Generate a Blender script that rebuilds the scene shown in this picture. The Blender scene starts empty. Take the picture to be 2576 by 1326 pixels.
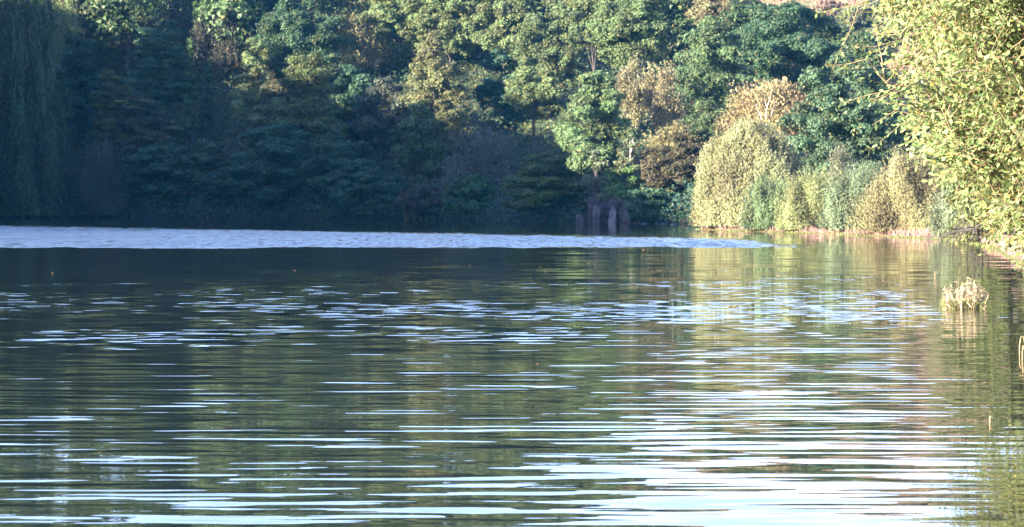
import bpy, math, random
import numpy as np
from mathutils import Vector, Matrix

# ------------------------------------------------------------------ camera, light, exposure
SC = bpy.context.scene
F = 6060.0      # focal length in picture units (picture 2576 wide)
CAMH = 2.06
HOR = 500.0
cam_d = bpy.data.cameras.new("camera")
cam_d.sensor_width = 36.0
cam_d.lens = 36.0 * F / 2576.0
cam_d.shift_y = -(663.0 - HOR) / 2576.0
cam_d.clip_start = 0.5
cam_d.clip_end = 3000.0
cam_d.dof.use_dof = True
cam_d.dof.focus_distance = 30.0
cam_d.dof.aperture_fstop = 7.0
cam = bpy.data.objects.new("camera", cam_d)
SC.collection.objects.link(cam)
cam.location = (0, 0, CAMH)
cam.rotation_euler = (math.radians(90), 0, 0)
SC.camera = cam

SUN_AZ = 55.0   # degrees to the left of straight behind the camera
SUN_EL = 15.0
w = bpy.data.worlds.new("World"); SC.world = w; w.use_nodes = True
wn = w.node_tree.nodes; wl = w.node_tree.links
sky = wn.new("ShaderNodeTexSky"); sky.sky_type = 'NISHITA'; sky.sun_disc = False
sky.sun_elevation = math.radians(SUN_EL); sky.sun_rotation = math.radians(180 + SUN_AZ)
sky.air_density = 1.0; sky.dust_density = 0.25; sky.ozone_density = 2.0
wn["Background"].inputs[1].default_value = 0.09
tint = wn.new('ShaderNodeMix'); tint.data_type = 'RGBA'; tint.blend_type = 'MULTIPLY'; tint.inputs['Factor'].default_value = 1.0
tint.inputs['B'].default_value = (0.99, 0.91, 1.18, 1)   # the photograph's cooler, less green sky
wl.new(sky.outputs[0], tint.inputs['A']); wl.new(tint.outputs['Result'], wn["Background"].inputs[0])

sd = bpy.data.lights.new("sun", 'SUN'); sd.energy = 5.0; sd.angle = math.radians(0.53); sd.color = (1.0, 0.88, 0.70)
sun = bpy.data.objects.new("sun", sd); SC.collection.objects.link(sun)
_a, _e = math.radians(SUN_AZ), math.radians(SUN_EL)
SUNV = Vector((-math.sin(_a) * math.cos(_e), -math.cos(_a) * math.cos(_e), math.sin(_e)))
sun.rotation_euler = (-SUNV).to_track_quat('-Z', 'Y').to_euler()
sun.location = (-60, -40, 120)

SC.view_settings.view_transform = 'Standard'
SC.view_settings.look = 'None'
SC.view_settings.exposure = 3.15
SC.view_settings.gamma = 1.0
SC.view_settings.use_curve_mapping = False
SC.render.engine = 'CYCLES'
cy = SC.cycles
cy.max_bounces = 6; cy.diffuse_bounces = 2; cy.glossy_bounces = 3; cy.transmission_bounces = 3
cy.volume_bounces = 0; cy.transparent_max_bounces = 4
cy.use_denoising = True

R = np.random.default_rng(7)
random.seed(7)

# ------------------------------------------------------------------ helpers
def W(px, py, D):
    """picture point -> world point at distance D"""
    return ((px - 1288.0) / F * D, D, CAMH + (HOR - py) / F * D)

def link(o, parent=None, loc=None):
    SC.collection.objects.link(o)
    if parent is not None: o.parent = parent
    if loc is not None: o.location = loc
    return o

def tag(o, label=None, cat=None, group=None, kind=None):
    if label: o['label'] = label
    if cat: o['category'] = cat
    if group: o['group'] = group
    if kind: o['kind'] = kind
    return o

def empty(name, loc=(0, 0, 0)):
    o = bpy.data.objects.new(name, None); o.empty_display_size = 0.3
    return link(o, None, loc)

def mesh_np(name, V, nper, mats, attrs=None, smooth=False, faces=None):
    """V (n,3). nper = corners per face with vertices in face order, or faces array (m,k)."""
    me = bpy.data.meshes.new(name)
    V = np.ascontiguousarray(V, dtype=np.float32)
    me.vertices.add(len(V)); me.vertices.foreach_set('co', V.ravel())
    if faces is None:
        nf = len(V) // nper
        idx = np.arange(nf * nper, dtype=np.int32); k = nper
    else:
        faces = np.ascontiguousarray(faces, dtype=np.int32)
        nf, k = faces.shape; idx = faces.ravel()
    me.loops.add(len(idx)); me.loops.foreach_set('vertex_index', idx)
    me.polygons.add(nf)
    me.polygons.foreach_set('loop_start', np.arange(0, nf * k, k, dtype=np.int32))
    me.polygons.foreach_set('loop_total', np.full(nf, k, dtype=np.int32))
    if smooth:
        me.polygons.foreach_set('use_smooth', np.ones(nf, dtype=bool))
    for an, av in (attrs or {}).items():
        a = me.attributes.new(an, 'FLOAT', 'FACE')
        a.data.foreach_set('value', np.ascontiguousarray(av, dtype=np.float32))
    me.update(calc_edges=True)
    for m in (mats if isinstance(mats, (list, tuple)) else [mats]): me.materials.append(m)
    return me

def nrm(a):
    return a / np.maximum(np.linalg.norm(a, axis=-1, keepdims=True), 1e-9)

def rdir(n, rng):
    return nrm(rng.normal(size=(n, 3)))

# ------------------------------------------------------------------ materials
def newmat(name):
    m = bpy.data.materials.new(name); m.use_nodes = True
    nt = m.node_tree; nt.nodes.clear()
    out = nt.nodes.new('ShaderNodeOutputMaterial')
    return m, nt, nt.nodes, nt.links, out

def mth(nt, op, a, b=None, c=None, clamp=False):
    n = nt.nodes.new('ShaderNodeMath'); n.operation = op; n.use_clamp = clamp
    for i, v in enumerate((a, b, c)):
        if v is None: continue
        if isinstance(v, (int, float)): n.inputs[i].default_value = v
        else: nt.links.new(v, n.inputs[i])
    return n.outputs[0]

def smooth01(nt, v, lo, hi):
    n = nt.nodes.new('ShaderNodeMapRange'); n.interpolation_type = 'SMOOTHSTEP'
    nt.links.new(v, n.inputs[0]); n.inputs[1].default_value = lo; n.inputs[2].default_value = hi
    return n.outputs[0]

def leaf_mat(name, transl=0.3, gloss=0.22, rough=0.55, autumn=(0.20, 0.13, 0.035)):
    m, nt, N, L, out = newmat(name)
    oi = N.new('ShaderNodeObjectInfo')
    av = N.new('ShaderNodeAttribute'); av.attribute_name = 'v'
    ac = N.new('ShaderNodeAttribute'); ac.attribute_name = 'cv'
    hs = N.new('ShaderNodeHueSaturation')
    L.new(oi.outputs['Color'], hs.inputs['Color'])
    val = mth(nt, 'ADD', mth(nt, 'MULTIPLY', av.outputs['Fac'], 0.55), mth(nt, 'MULTIPLY_ADD', ac.outputs['Fac'], 0.75, 0.35))
    L.new(val, hs.inputs['Value'])
    hue = mth(nt, 'MULTIPLY_ADD', ac.outputs['Fac'], 0.035, 0.482)
    L.new(hue, hs.inputs['Hue'])
    mx = N.new('ShaderNodeMix'); mx.data_type = 'RGBA'
    L.new(mth(nt, 'MULTIPLY', smooth01(nt, av.outputs['Fac'], 0.86, 1.0), 0.55), mx.inputs['Factor'])
    L.new(hs.outputs[0], mx.inputs['A']); mx.inputs['B'].default_value = (*autumn, 1)
    p = N.new('ShaderNodeBsdfPrincipled'); p.inputs['Roughness'].default_value = rough
    p.inputs['Specular IOR Level'].default_value = gloss
    L.new(mx.outputs['Result'], p.inputs['Base Color'])
    t = N.new('ShaderNodeBsdfTranslucent')
    hs2 = N.new('ShaderNodeHueSaturation'); hs2.inputs['Value'].default_value = 1.25; hs2.inputs['Saturation'].default_value = 1.1
    L.new(mx.outputs['Result'], hs2.inputs['Color']); L.new(hs2.outputs[0], t.inputs['Color'])
    ms = N.new('ShaderNodeMixShader'); ms.inputs[0].default_value = transl
    L.new(p.outputs[0], ms.inputs[1]); L.new(t.outputs[0], ms.inputs[2])
    L.new(ms.outputs[0], out.inputs['Surface'])
    return m

def bark_mat(name, c1, c2, scale=3.0):
    m, nt, N, L, out = newmat(name)
    tc = N.new('ShaderNodeTexCoord'); mp = N.new('ShaderNodeMapping'); mp.inputs['Scale'].default_value = (1, 1, 0.3)
    L.new(tc.outputs['Object'], mp.inputs[0])
    nz = N.new('ShaderNodeTexNoise'); nz.inputs['Scale'].default_value = scale * 3; nz.inputs['Detail'].default_value = 5
    L.new(mp.outputs[0], nz.inputs[0])
    cr = N.new('ShaderNodeValToRGB'); cr.color_ramp.elements[0].position = 0.35; cr.color_ramp.elements[1].position = 0.65
    cr.color_ramp.elements[0].color = (*c1, 1); cr.color_ramp.elements[1].color = (*c2, 1)
    L.new(nz.outputs[0], cr.inputs[0])
    p = N.new('ShaderNodeBsdfPrincipled'); p.inputs['Roughness'].default_value = 0.85
    L.new(cr.outputs[0], p.inputs['Base Color'])
    b = N.new('ShaderNodeBump'); b.inputs['Strength'].default_value = 0.5; b.inputs['Distance'].default_value = 0.03
    L.new(nz.outputs[0], b.inputs['Height']); L.new(b.outputs[0], p.inputs['Normal'])
    L.new(p.outputs[0], out.inputs['Surface'])
    return m

M_LEAF = leaf_mat('leaf_foliage')
M_WILLOW = leaf_mat('willow_foliage', 0.35, 0.2, 0.55, (0.24, 0.18, 0.05))
M_SALLOW = leaf_mat('sallow_leaf', 0.36, 0.25, 0.5, (0.34, 0.20, 0.05))
M_DRY = leaf_mat('dry_leaf', 0.3, 0.3, 0.5, (0.42, 0.30, 0.16))
M_BARK = bark_mat('dark_bark', (0.02, 0.017, 0.014), (0.055, 0.046, 0.038))
M_BIRCH = bark_mat('birch_bark', (0.16, 0.13, 0.11), (0.40, 0.35, 0.31))
M_TWIG = bark_mat('twig_bark', (0.16, 0.11, 0.06), (0.28, 0.20, 0.11), 20)
M_TWIGG = bark_mat('grey_limb_bark', (0.09, 0.075, 0.055), (0.22, 0.19, 0.15), 6)
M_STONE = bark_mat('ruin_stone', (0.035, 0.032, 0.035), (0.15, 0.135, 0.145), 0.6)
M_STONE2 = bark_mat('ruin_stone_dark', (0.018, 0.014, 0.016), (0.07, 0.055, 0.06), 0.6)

# ------------------------------------------------------------------ terrain
LAKE = np.array([(-62, 268), (-56.5, 266), (-40, 260), (-24.7, 255), (-12, 246), (-3.4, 236), (2.5, 222), (7.3, 209), (14, 196), (22, 189),
                 (26, 184), (24, 176), (16, 168), (12.6, 163.5), (12.3, 160.5), (15.2, 150), (17.2, 144), (18.6, 139), (20.4, 130), (21, 126), (21.6, 118),
                 (20.8, 108), (19.6, 98), (17.5, 86), (16.3, 78), (14.5, 64), (12.8, 50), (11.0, 40), (8.5, 28), (6.2, 20), (5.2, 12), (5.5, 5), (3, 2.5),
                 (-4, 1.5), (-15, 2), (-30, 0), (-60, 5), (-100, 40), (-105, 80), (-80, 112), (-55, 128), (-47, 142), (-46, 165), (-50, 200), (-57, 238)], float)
FOOT = np.array([(-400, 40), (-200, 70), (-110, 100), (-80, 112), (-55, 128), (-47, 142), (-46, 165), (-50, 200), (-57, 238), (-62, 268), (-56.5, 266), (-40, 260), (-24.7, 255), (-12, 246),
                 (-3.4, 236), (2.5, 222), (7.3, 209), (14, 196), (24, 194), (40, 205), (80, 222), (400, 300)], float)
HILLP = np.vstack([FOOT, [(400, 900), (-400, 900)]])

def seg_dist(P, poly, closed):
    d = np.full(len(P), 1e9)
    n = len(poly); rng_ = range(n if closed else n - 1)
    for i in rng_:
        a = poly[i]; b = poly[(i + 1) % n]; ab = b - a
        t = np.clip(((P - a) @ ab) / (ab @ ab), 0, 1)
        q = a + t[:, None] * ab
        d = np.minimum(d, np.hypot(P[:, 0] - q[:, 0], P[:, 1] - q[:, 1]))
    return d

def inside(P, poly):
    c = np.zeros(len(P), bool); n = len(poly)
    for i in range(n):
        x1, y1 = poly[i]; x2, y2 = poly[(i + 1) % n]
        if y1 == y2: continue
        cond = ((y1 > P[:, 1]) != (y2 > P[:, 1]))
        xi = (x2 - x1) * (P[:, 1] - y1) / (y2 - y1) + x1
        c ^= cond & (P[:, 0] < xi)
    return c

def height(P):
    P = np.asarray(P, float).reshape(-1, 2)
    x, y = P[:, 0], P[:, 1]
    d = seg_dist(P, LAKE, True); ins = inside(P, LAKE)
    h = np.where(ins, -np.minimum(d * 0.22, 3.0), 0.14 * (1 - np.exp(-d / 0.8)) + np.minimum(d * 0.015, 0.9))
    sh = np.where(inside(P, HILLP), seg_dist(P, FOOT, False), 0.0)
    slope = np.interp(x, [-60, 5, 25, 45, 70], [0.52, 0.46, 0.34, 0.20, 0.15])
    slope = slope * (1 + 0.04 * np.clip((190 - y) / 20, 0, 1) * (x < -30))
    cap = np.interp(x, [-60, -20, 30, 60, 100], [43, 44, 22, 12, 12])
    cap = cap + np.clip((y - 268) / 40, 0, 1) * np.interp(x, [-60, -5, 15], [22, 9, 0])
    hill = cap * (1 + 0.08 * np.clip((190 - y) / 20, 0, 1) * (x < -30)) * (1 - np.exp(-slope * sh / cap * 1.15))
    far = 54 * np.clip((y - 330) / 180.0, 0, 1) ** 1.1 * np.interp(x, [-50, 20], [0.6, 1])
    far = far + np.interp(x, [60, 260], [0, 10]) * np.clip((y - 330) / 150, 0, 1)
    bump = 0.5 * np.sin(x * 0.21 + 1.3) * np.sin(y * 0.17) + 0.25 * np.sin(x * 0.63) * np.cos(y * 0.55 + x * 0.2)
    return h + np.maximum(hill, far) + bump * np.clip(sh / 15, 0, 1)

def hz(x, y):
    return float(height([(x, y)])[0])

def grid_mesh(xs, ys, zf, name, mat):
    X, Y = np.meshgrid(xs, ys); P = np.stack([X.ravel(), Y.ravel()], 1)
    Z = zf(P); V = np.column_stack([P, Z])
    nx, ny = len(xs), len(ys)
    i, j = np.meshgrid(np.arange(nx - 1), np.arange(ny - 1)); a = (j * nx + i).ravel()
    Fc = np.stack([a, a + 1, a + nx + 1, a + nx], 1)
    return mesh_np(name, V, 4, mat, faces=Fc, smooth=True)

def ground_mat():
    m, nt, N, L, out = newmat('bank_and_hill_ground')
    g = N.new('ShaderNodeNewGeometry'); sx = N.new('ShaderNodeSeparateXYZ'); L.new(g.outputs['Position'], sx.inputs[0])
    n1 = N.new('ShaderNodeTexNoise'); n1.inputs['Scale'].default_value = 0.12; n1.inputs['Detail'].default_value = 6; n1.inputs['Roughness'].default_value = 0.65
    L.new(g.outputs['Position'], n1.inputs[0])
    n2 = N.new('ShaderNodeTexNoise'); n2.inputs['Scale'].default_value = 2.5; n2.inputs['Detail'].default_value = 6; n2.inputs['Roughness'].default_value = 0.7
    L.new(g.outputs['Position'], n2.inputs[0])
    # wooded slope: leaf litter and low green
    r1 = N.new('ShaderNodeValToRGB'); e = r1.color_ramp.elements
    e[0].position = 0.35; e[0].color = (0.035, 0.028, 0.018, 1); e[1].position = 0.65; e[1].color = (0.035, 0.05, 0.02, 1)
    L.new(n1.outputs[0], r1.inputs[0])
    # bracken hillside far off
    r2 = N.new('ShaderNodeValToRGB'); e = r2.color_ramp.elements
    e[0].position = 0.35; e[0].color = (0.20, 0.12, 0.075, 1); e[1].position = 0.62; e[1].color = (0.14, 0.13, 0.06, 1)
    L.new(n1.outputs[0], r2.inputs[0])
    mx = N.new('ShaderNodeMix'); mx.data_type = 'RGBA'
    L.new(smooth01(nt, sx.outputs['Y'], 300, 340), mx.inputs['Factor']); L.new(r1.outputs[0], mx.inputs['A']); L.new(r2.outputs[0], mx.inputs['B'])
    # bare shore at the water's edge: pinkish silt and dry grass
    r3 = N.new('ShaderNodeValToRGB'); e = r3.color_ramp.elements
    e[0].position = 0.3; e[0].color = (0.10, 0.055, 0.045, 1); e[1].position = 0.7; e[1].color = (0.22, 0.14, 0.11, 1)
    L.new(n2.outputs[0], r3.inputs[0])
    r4 = N.new('ShaderNodeValToRGB'); e = r4.color_ramp.elements  # far shore: darker copy of the silt, its shade put into the colour
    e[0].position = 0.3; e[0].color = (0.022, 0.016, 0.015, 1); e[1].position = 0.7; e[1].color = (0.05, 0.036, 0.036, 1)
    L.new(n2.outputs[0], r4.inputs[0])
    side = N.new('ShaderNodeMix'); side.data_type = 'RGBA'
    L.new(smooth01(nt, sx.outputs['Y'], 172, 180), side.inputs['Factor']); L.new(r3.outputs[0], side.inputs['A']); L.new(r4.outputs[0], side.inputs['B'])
    mx2 = N.new('ShaderNodeMix'); mx2.data_type = 'RGBA'
    zz = mth(nt, 'ADD', sx.outputs['Z'], mth(nt, 'MULTIPLY', n2.outputs[0], 0.25))
    L.new(smooth01(nt, zz, 0.45, 0.75), mx2.inputs['Factor']); L.new(side.outputs['Result'], mx2.inputs['A']); L.new(mx.outputs['Result'], mx2.inputs['B'])
    # green algae rim just at the waterline
    mx3 = N.new('ShaderNodeMix'); mx3.data_type = 'RGBA'
    L.new(mth(nt, 'MAXIMUM', smooth01(nt, sx.outputs['Y'], 166, 172), smooth01(nt, mth(nt, 'ADD', sx.outputs['Z'], mth(nt, 'MULTIPLY', n2.outputs[0], 0.10)), 0.07, 0.11)), mx3.inputs['Factor'])
    mx3.inputs['A'].default_value = (0.12, 0.13, 0.035, 1); L.new(mx2.outputs['Result'], mx3.inputs['B'])
    p = N.new('ShaderNodeBsdfPrincipled'); p.inputs['Roughness'].default_value = 0.95; p.inputs['Specular IOR Level'].default_value = 0.15
    L.new(mx3.outputs['Result'], p.inputs['Base Color'])
    b = N.new('ShaderNodeBump'); b.inputs['Strength'].default_value = 0.8; b.inputs['Distance'].default_value = 0.2
    L.new(n2.outputs[0], b.inputs['Height']); L.new(b.outputs[0], p.inputs['Normal'])
    L.new(p.outputs[0], out.inputs['Surface'])
    return m

xs = np.concatenate([np.arange(-330, -72, 6), np.arange(-72, 60, 1.0), np.arange(60, 330, 6)])
ys = np.concatenate([np.arange(-40, 90, 3), np.arange(90, 290, 1.0), np.arange(290, 700, 6)])
ter = link(bpy.data.objects.new('ground', grid_mesh(xs, ys, height, 'ground', ground_mat())))
tag(ter, kind='structure')

# ------------------------------------------------------------------ water
def water_mat():
    m, nt, N, L, out = newmat('lake_water')
    g = N.new('ShaderNodeNewGeometry'); sp = N.new('ShaderNodeSeparateXYZ'); L.new(g.outputs['Position'], sp.inputs[0])
    X, Y = sp.outputs['X'], sp.outputs['Y']
    def noise(sx_, sy_, detail=0.0, off=0.0, rough=0.5, dist=0.0):
        mp = N.new('ShaderNodeMapping'); mp.inputs['Scale'].default_value = (sx_, sy_, 1); mp.inputs['Location'].default_value = (off, off * 1.7, off)
        mp.inputs['Rotation'].default_value = (0, 0, math.radians(-2.0))
        L.new(g.outputs['Position'], mp.inputs[0])
        n = N.new('ShaderNodeTexNoise'); n.inputs['Scale'].default_value = 1.0; n.inputs['Detail'].default_value = detail
        n.inputs['Roughness'].default_value = rough; n.inputs['Distortion'].default_value = dist
        L.new(mp.outputs[0], n.inputs[0])
        return mth(nt, 'SUBTRACT', n.outputs['Fac'], 0.5)
    # long slow ripples whose crests run across the view
    A = noise(0.55, 4.7, 0, 3.1)
    B = noise(1.1, 8.2, 1.0, 11.7)
    C = noise(1.6, 8.0, 0, 23.3)
    # regular wave train
    ph = mth(nt, 'ADD', mth(nt, 'MULTIPLY', Y, 15.0), mth(nt, 'MULTIPLY', noise(0.16, 0.35, 1, 40.0), 22.0))
    S = mth(nt, 'MULTIPLY', mth(nt, 'SINE', ph), mth(nt, 'ADD', 0.30, mth(nt, 'MULTIPLY', noise(0.22, 0.5, 0, 51.0), 2.2)))
    nearslope = mth(nt, 'ADD', mth(nt, 'MULTIPLY', A, 0.092), mth(nt, 'ADD', mth(nt, 'MULTIPLY', B, 0.102), mth(nt, 'MULTIPLY', C, 0.035)))
    nearslope = mth(nt, 'ADD', nearslope, mth(nt, 'MULTIPLY', S, 0.030))
    # strength falls off with distance into the calmer water beyond
    ne = mth(nt, 'ADD', Y, mth(nt, 'MULTIPLY', noise(0.06, 0.05, 3, 7.0, 0.6), 55.0))
    wnear = mth(nt, 'SUBTRACT', 1.0, mth(nt, 'MULTIPLY', smooth01(nt, ne, 24, 40), 0.72))
    # sheltered water by the right bank
    edge = mth(nt, 'SUBTRACT', X, mth(nt, 'MULTIPLY', Y, 0.163))
    shel = mth(nt, 'SUBTRACT', 1.0, mth(nt, 'MULTIPLY', smooth01(nt, edge, -0.4, 0.8), 0.55))
    # patches of short wavelets between 30 and 60 m
    patch = smooth01(nt, noise(0.10, 0.16, 3, 63.0, 0.6), -0.16, 0.06)
    band = mth(nt, 'MULTIPLY', smooth01(nt, ne, 27, 36), mth(nt, 'SUBTRACT', 1.0, smooth01(nt, ne, 50, 66)))
    short = mth(nt, 'ADD', mth(nt, 'MULTIPLY', noise(0.9, 2.8, 1, 71.0), 0.50), mth(nt, 'MULTIPLY', noise(2.4, 5.0, 0, 83.0), 0.20))
    short = mth(nt, 'MULTIPLY', short, mth(nt, 'MULTIPLY', band, mth(nt, 'MULTIPLY_ADD', patch, 0.75, 0.3)))
    sy = mth(nt, 'ADD', mth(nt, 'MULTIPLY', nearslope, mth(nt, 'MULTIPLY', wnear, shel)), mth(nt, 'MULTIPLY', short, shel))
    # rare glints further out
    far = mth(nt, 'MULTIPLY', noise(0.30, 0.9, 1, 91.0), 0.085)
    sy = mth(nt, 'ADD', sy, mth(nt, 'MULTIPLY', far, smooth01(nt, Y, 50, 62)))
    # micro ripple in every part (blurs reflections vertically)
    sy = mth(nt, 'ADD', sy, mth(nt, 'MULTIPLY', noise(7.0, 19.0, 1, 5.0), 0.012))
    # ruffled strip from the near line at 103 m to the diagonal far line
    en = mth(nt, 'ADD', Y, mth(nt, 'ADD', mth(nt, 'MULTIPLY', noise(0.35, 0.12, 3, 15.0, 0.6), 14.0), mth(nt, 'MULTIPLY', noise(0.05, 0.03, 1, 19.0), 5.0)))
    # far line through (-48,240) (-10,163) (12.5,109)
    fl = mth(nt, 'SUBTRACT', mth(nt, 'MULTIPLY_ADD', X, -1.24, 143.0), en)
    ruff = mth(nt, 'MULTIPLY', smooth01(nt, en, 100.0, 104.0), smooth01(nt, mth(nt, 'ADD', fl, mth(nt, 'MULTIPLY', noise(.8, .5, 3, 66.0, .7), 26.0)), 0.0, 16.0))
    ruff = mth(nt, 'MULTIPLY', ruff, mth(nt, 'SUBTRACT', 1.0, smooth01(nt, mth(nt, 'ADD', X, mth(nt, 'MULTIPLY', noise(0.5, 0.25, 2, 37.0), 5.0)), 9.5, 13.0)))
    rn = noise(5.0, 9.0, 3, 33.0, 0.7)
    rx = noise(5.0, 9.0, 3, 44.0, 0.7)
    g2 = noise(0.9, 1.1, 2, 55.0, 0.6)
    grain = noise(2.6, 0.30, 3, 70.0, 0.75)
    grain2 = noise(0.12, 0.05, 2, 72.0, 0.6)
    ramp = mth(nt, 'MULTIPLY', ruff, mth(nt, 'MAXIMUM', 0.0, mth(nt, 'ADD', 0.95, mth(nt, 'ADD', mth(nt, 'MULTIPLY', grain, 5.0), mth(nt, 'MULTIPLY', grain2, 2.2)))))
    sy = mth(nt, 'ADD', sy, mth(nt, 'MULTIPLY', ramp, mth(nt, 'ADD', mth(nt, 'MULTIPLY_ADD', rn, 0.95, 0.19), mth(nt, 'MULTIPLY', g2, 0.35))))
    sxx = mth(nt, 'ADD', mth(nt, 'MULTIPLY', noise(2.0, 2.6, 1, 99.0), 0.012), mth(nt, 'MULTIPLY', ramp, mth(nt, 'MULTIPLY', rx, 0.5)))
    cb = N.new('ShaderNodeCombineXYZ'); L.new(sxx, cb.inputs[0]); L.new(mth(nt, 'MULTIPLY', sy, -1.0), cb.inputs[1]); cb.inputs[2].default_value = 1.0
    nv = N.new('ShaderNodeVectorMath'); nv.operation = 'NORMALIZE'; L.new(cb.outputs[0], nv.inputs[0])
    p = N.new('ShaderNodeBsdfPrincipled')
    p.inputs['Base Color'].default_value = (0.012, 0.016, 0.010, 1)
    p.inputs['IOR'].default_value = 1.333
    L.new(mth(nt, 'MULTIPLY_ADD', ruff, 0.10, 0.015), p.inputs['Roughness'])
    L.new(nv.outputs[0], p.inputs['Normal'])
    L.new(p.outputs[0], out.inputs['Surface'])
    return m

wx = np.array([-340.0, 340.0]); wy = np.array([-40.0, 330.0])
wat = link(bpy.data.objects.new('lake_water', grid_mesh(wx, wy, lambda P: np.zeros(len(P)), 'lake_water', water_mat())))
tag(wat, kind='structure')

# ------------------------------------------------------------------ foliage builders (all in the tree's own space, base at the origin)
def leaf_quads(P, T, Nn, Lh, Wh):
    """rhombic leaves: P centre, T long axis, Nn normal, half length/width arrays"""
    T = nrm(T); B = nrm(np.cross(Nn, T))
    Lh = Lh[:, None]; Wh = Wh[:, None]
    V = np.empty((len(P), 3, 3))
    V[:, 0] = P - T * Lh * .9 + B * Wh * 1.1; V[:, 1] = P + T * Lh * 1.05 + B * Wh * .15; V[:, 2] = P - T * Lh * .75 - B * Wh * 1.1
    return V.reshape(-1, 3)

class Fol:
    def __init__(s, seed): s.r = np.random.default_rng(seed); s.V = []; s.v = []; s.c = []
    def add(s, P, T, N, Lh, Wh, cv):
        n = len(P)
        if n == 0: return
        k = s.r.uniform(0.7, 1.25, n)
        s.V.append(leaf_quads(P, T, N, Lh * k, Wh * k)); s.v.append(s.r.uniform(0, 1, n)); s.c.append(np.broadcast_to(cv, (n,)).copy())
    def mesh(s, name, mat):
        return mesh_np(name, np.concatenate(s.V), 3, mat, {'v': np.concatenate(s.v), 'cv': np.concatenate(s.c)})
    def clump(s, c, rad, flat, leaf, cover=1.75, droop=0.2, cv=0.5):
        r = s.r; area = 4 * math.pi * rad * rad * (0.35 + 0.65 * flat) * 0.8
        n = int(cover * area / (leaf * leaf * 0.62 / 2))
        q = rdir(n, r); q = q[(q[:, 1] < .45) | (r.uniform(size=n) < .4)]; n = len(q); q[:, 2] = np.where((q[:, 2] < -0.1) & (r.uniform(size=n) < 0.65), -q[:, 2], q[:, 2])
        rr = r.uniform(0.55, 1.12, n) * (1 + 0.22 * np.sin(5 * q[:, 0] + 9 * cv) * np.cos(4 * q[:, 1] + 3 * cv))
        P = np.array(c) + q * np.array([rad, rad, rad * flat]) * rr[:, None]
        Nn = nrm(q * 0.8 + np.array([0, 0, 0.45]) + r.normal(size=(n, 3)) * 0.45)
        T = nrm(np.cross(Nn, rdir(n, r)) + np.array([0, 0, -droop]))
        s.add(P, T, Nn, np.full(n, leaf * 0.5), np.full(n, leaf * 0.31), cv)

def crown_broad(f, w_, d_, h, z0, leaf=0.36, flat=0.62, cs=(0.13, 0.21), cover=1.45, nmul=1.35, shape='round', gap=0.0):
    """crown of overlapping leaf clumps. w_,d_ width and depth, z0..z0+h vertical extent"""
    r = f.r; cen = []
    ncl = int(nmul * 46)
    for i in range(ncl):
        u = rdir(1, r)[0]
        if i < ncl * 0.24: rho = r.uniform(0.2, 0.6)
        else: rho = r.uniform(0.70, 0.92)
        if u[1] > 0.45 and r.uniform() < 0.45: continue
        t = 0.5 + 0.5 * u[2] * rho
        if shape == 'round': k = 1.0
        elif shape == 'egg': k = 1.12 - 0.45 * t
        elif shape == 'tall': k = 1.05 - 0.7 * t ** 1.4
        elif shape == 'flat': k = 1.0 + 0.1 * t
        rad = r.uniform(*cs) * w_ * (0.75 + 0.35 * (1 - t))
        c = np.array([u[0] * rho * k * (w_ / 2), u[1] * rho * k * (d_ / 2), z0 + h * t])
        c[2] = min(c[2], z0 + h - rad * flat * 0.8)
        if r.uniform() < gap: continue
        cvv = r.uniform(0, 1)
        f.clump(c, rad, flat, leaf, cover * .92, 0.25, cvv); cen.append(c)
        # satellite sprays break the outline
        for _ in range(3):
            o = nrm(u * 0.8 + r.normal(size=3) * 0.6); o = o * np.array([1, 1, flat])
            f.clump(c + o * rad * r.uniform(0.8, 1.15), rad * r.uniform(0.28, 0.45), flat, leaf, cover * 0.8, 0.25, cvv)
    return cen

def crown_droop(f, w_, d_, h, z0, leaf=0.30, strand=(0.8, 2.2), nst=420, shape='egg'):
    """birch-like: fine hanging twigs"""
    r = f.r; cen = []
    sub = [(rdir(1, r)[0], r.uniform(0.35, 0.95)) for _ in range(30)]
    for u, rho in sub:
        t = 0.5 + 0.5 * u[2] * rho; k = 1.45 - 0.65 * t if shape == 'egg' else 1
        c = np.array([u[0] * rho * k * w_ / 2, u[1] * rho * k * d_ / 2, z0 + h * t]); cen.append(c)
        m = nst // 30; cvv = r.uniform(0, 1)
        for _ in range(m):
            s0 = c + r.normal(size=3) * np.array([w_ * .085, d_ * .085, h * .06])
            ln = r.uniform(*strand); n = int(ln / 0.11)
            tt = np.linspace(0, 1, n); out = r.normal(size=2) * 0.35
            P = np.column_stack([s0[0] + out[0] * tt * ln * 0.5, s0[1] + out[1] * tt * ln * 0.5, s0[2] + 0.25 * ln * tt - ln * tt ** 1.5]) + r.normal(size=(n, 3)) * 0.10
            Nn = nrm(r.normal(size=(n, 3)) + np.array([u[0], u[1], 0.5]) * 0.8)
            T = nrm(r.normal(size=(n, 3)) * 0.5 + np.array([0, 0, -1.0]))
            f.add(P, T, Nn, np.full(n, leaf * .5), np.full(n, leaf * .27), cvv)
    return cen

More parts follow.
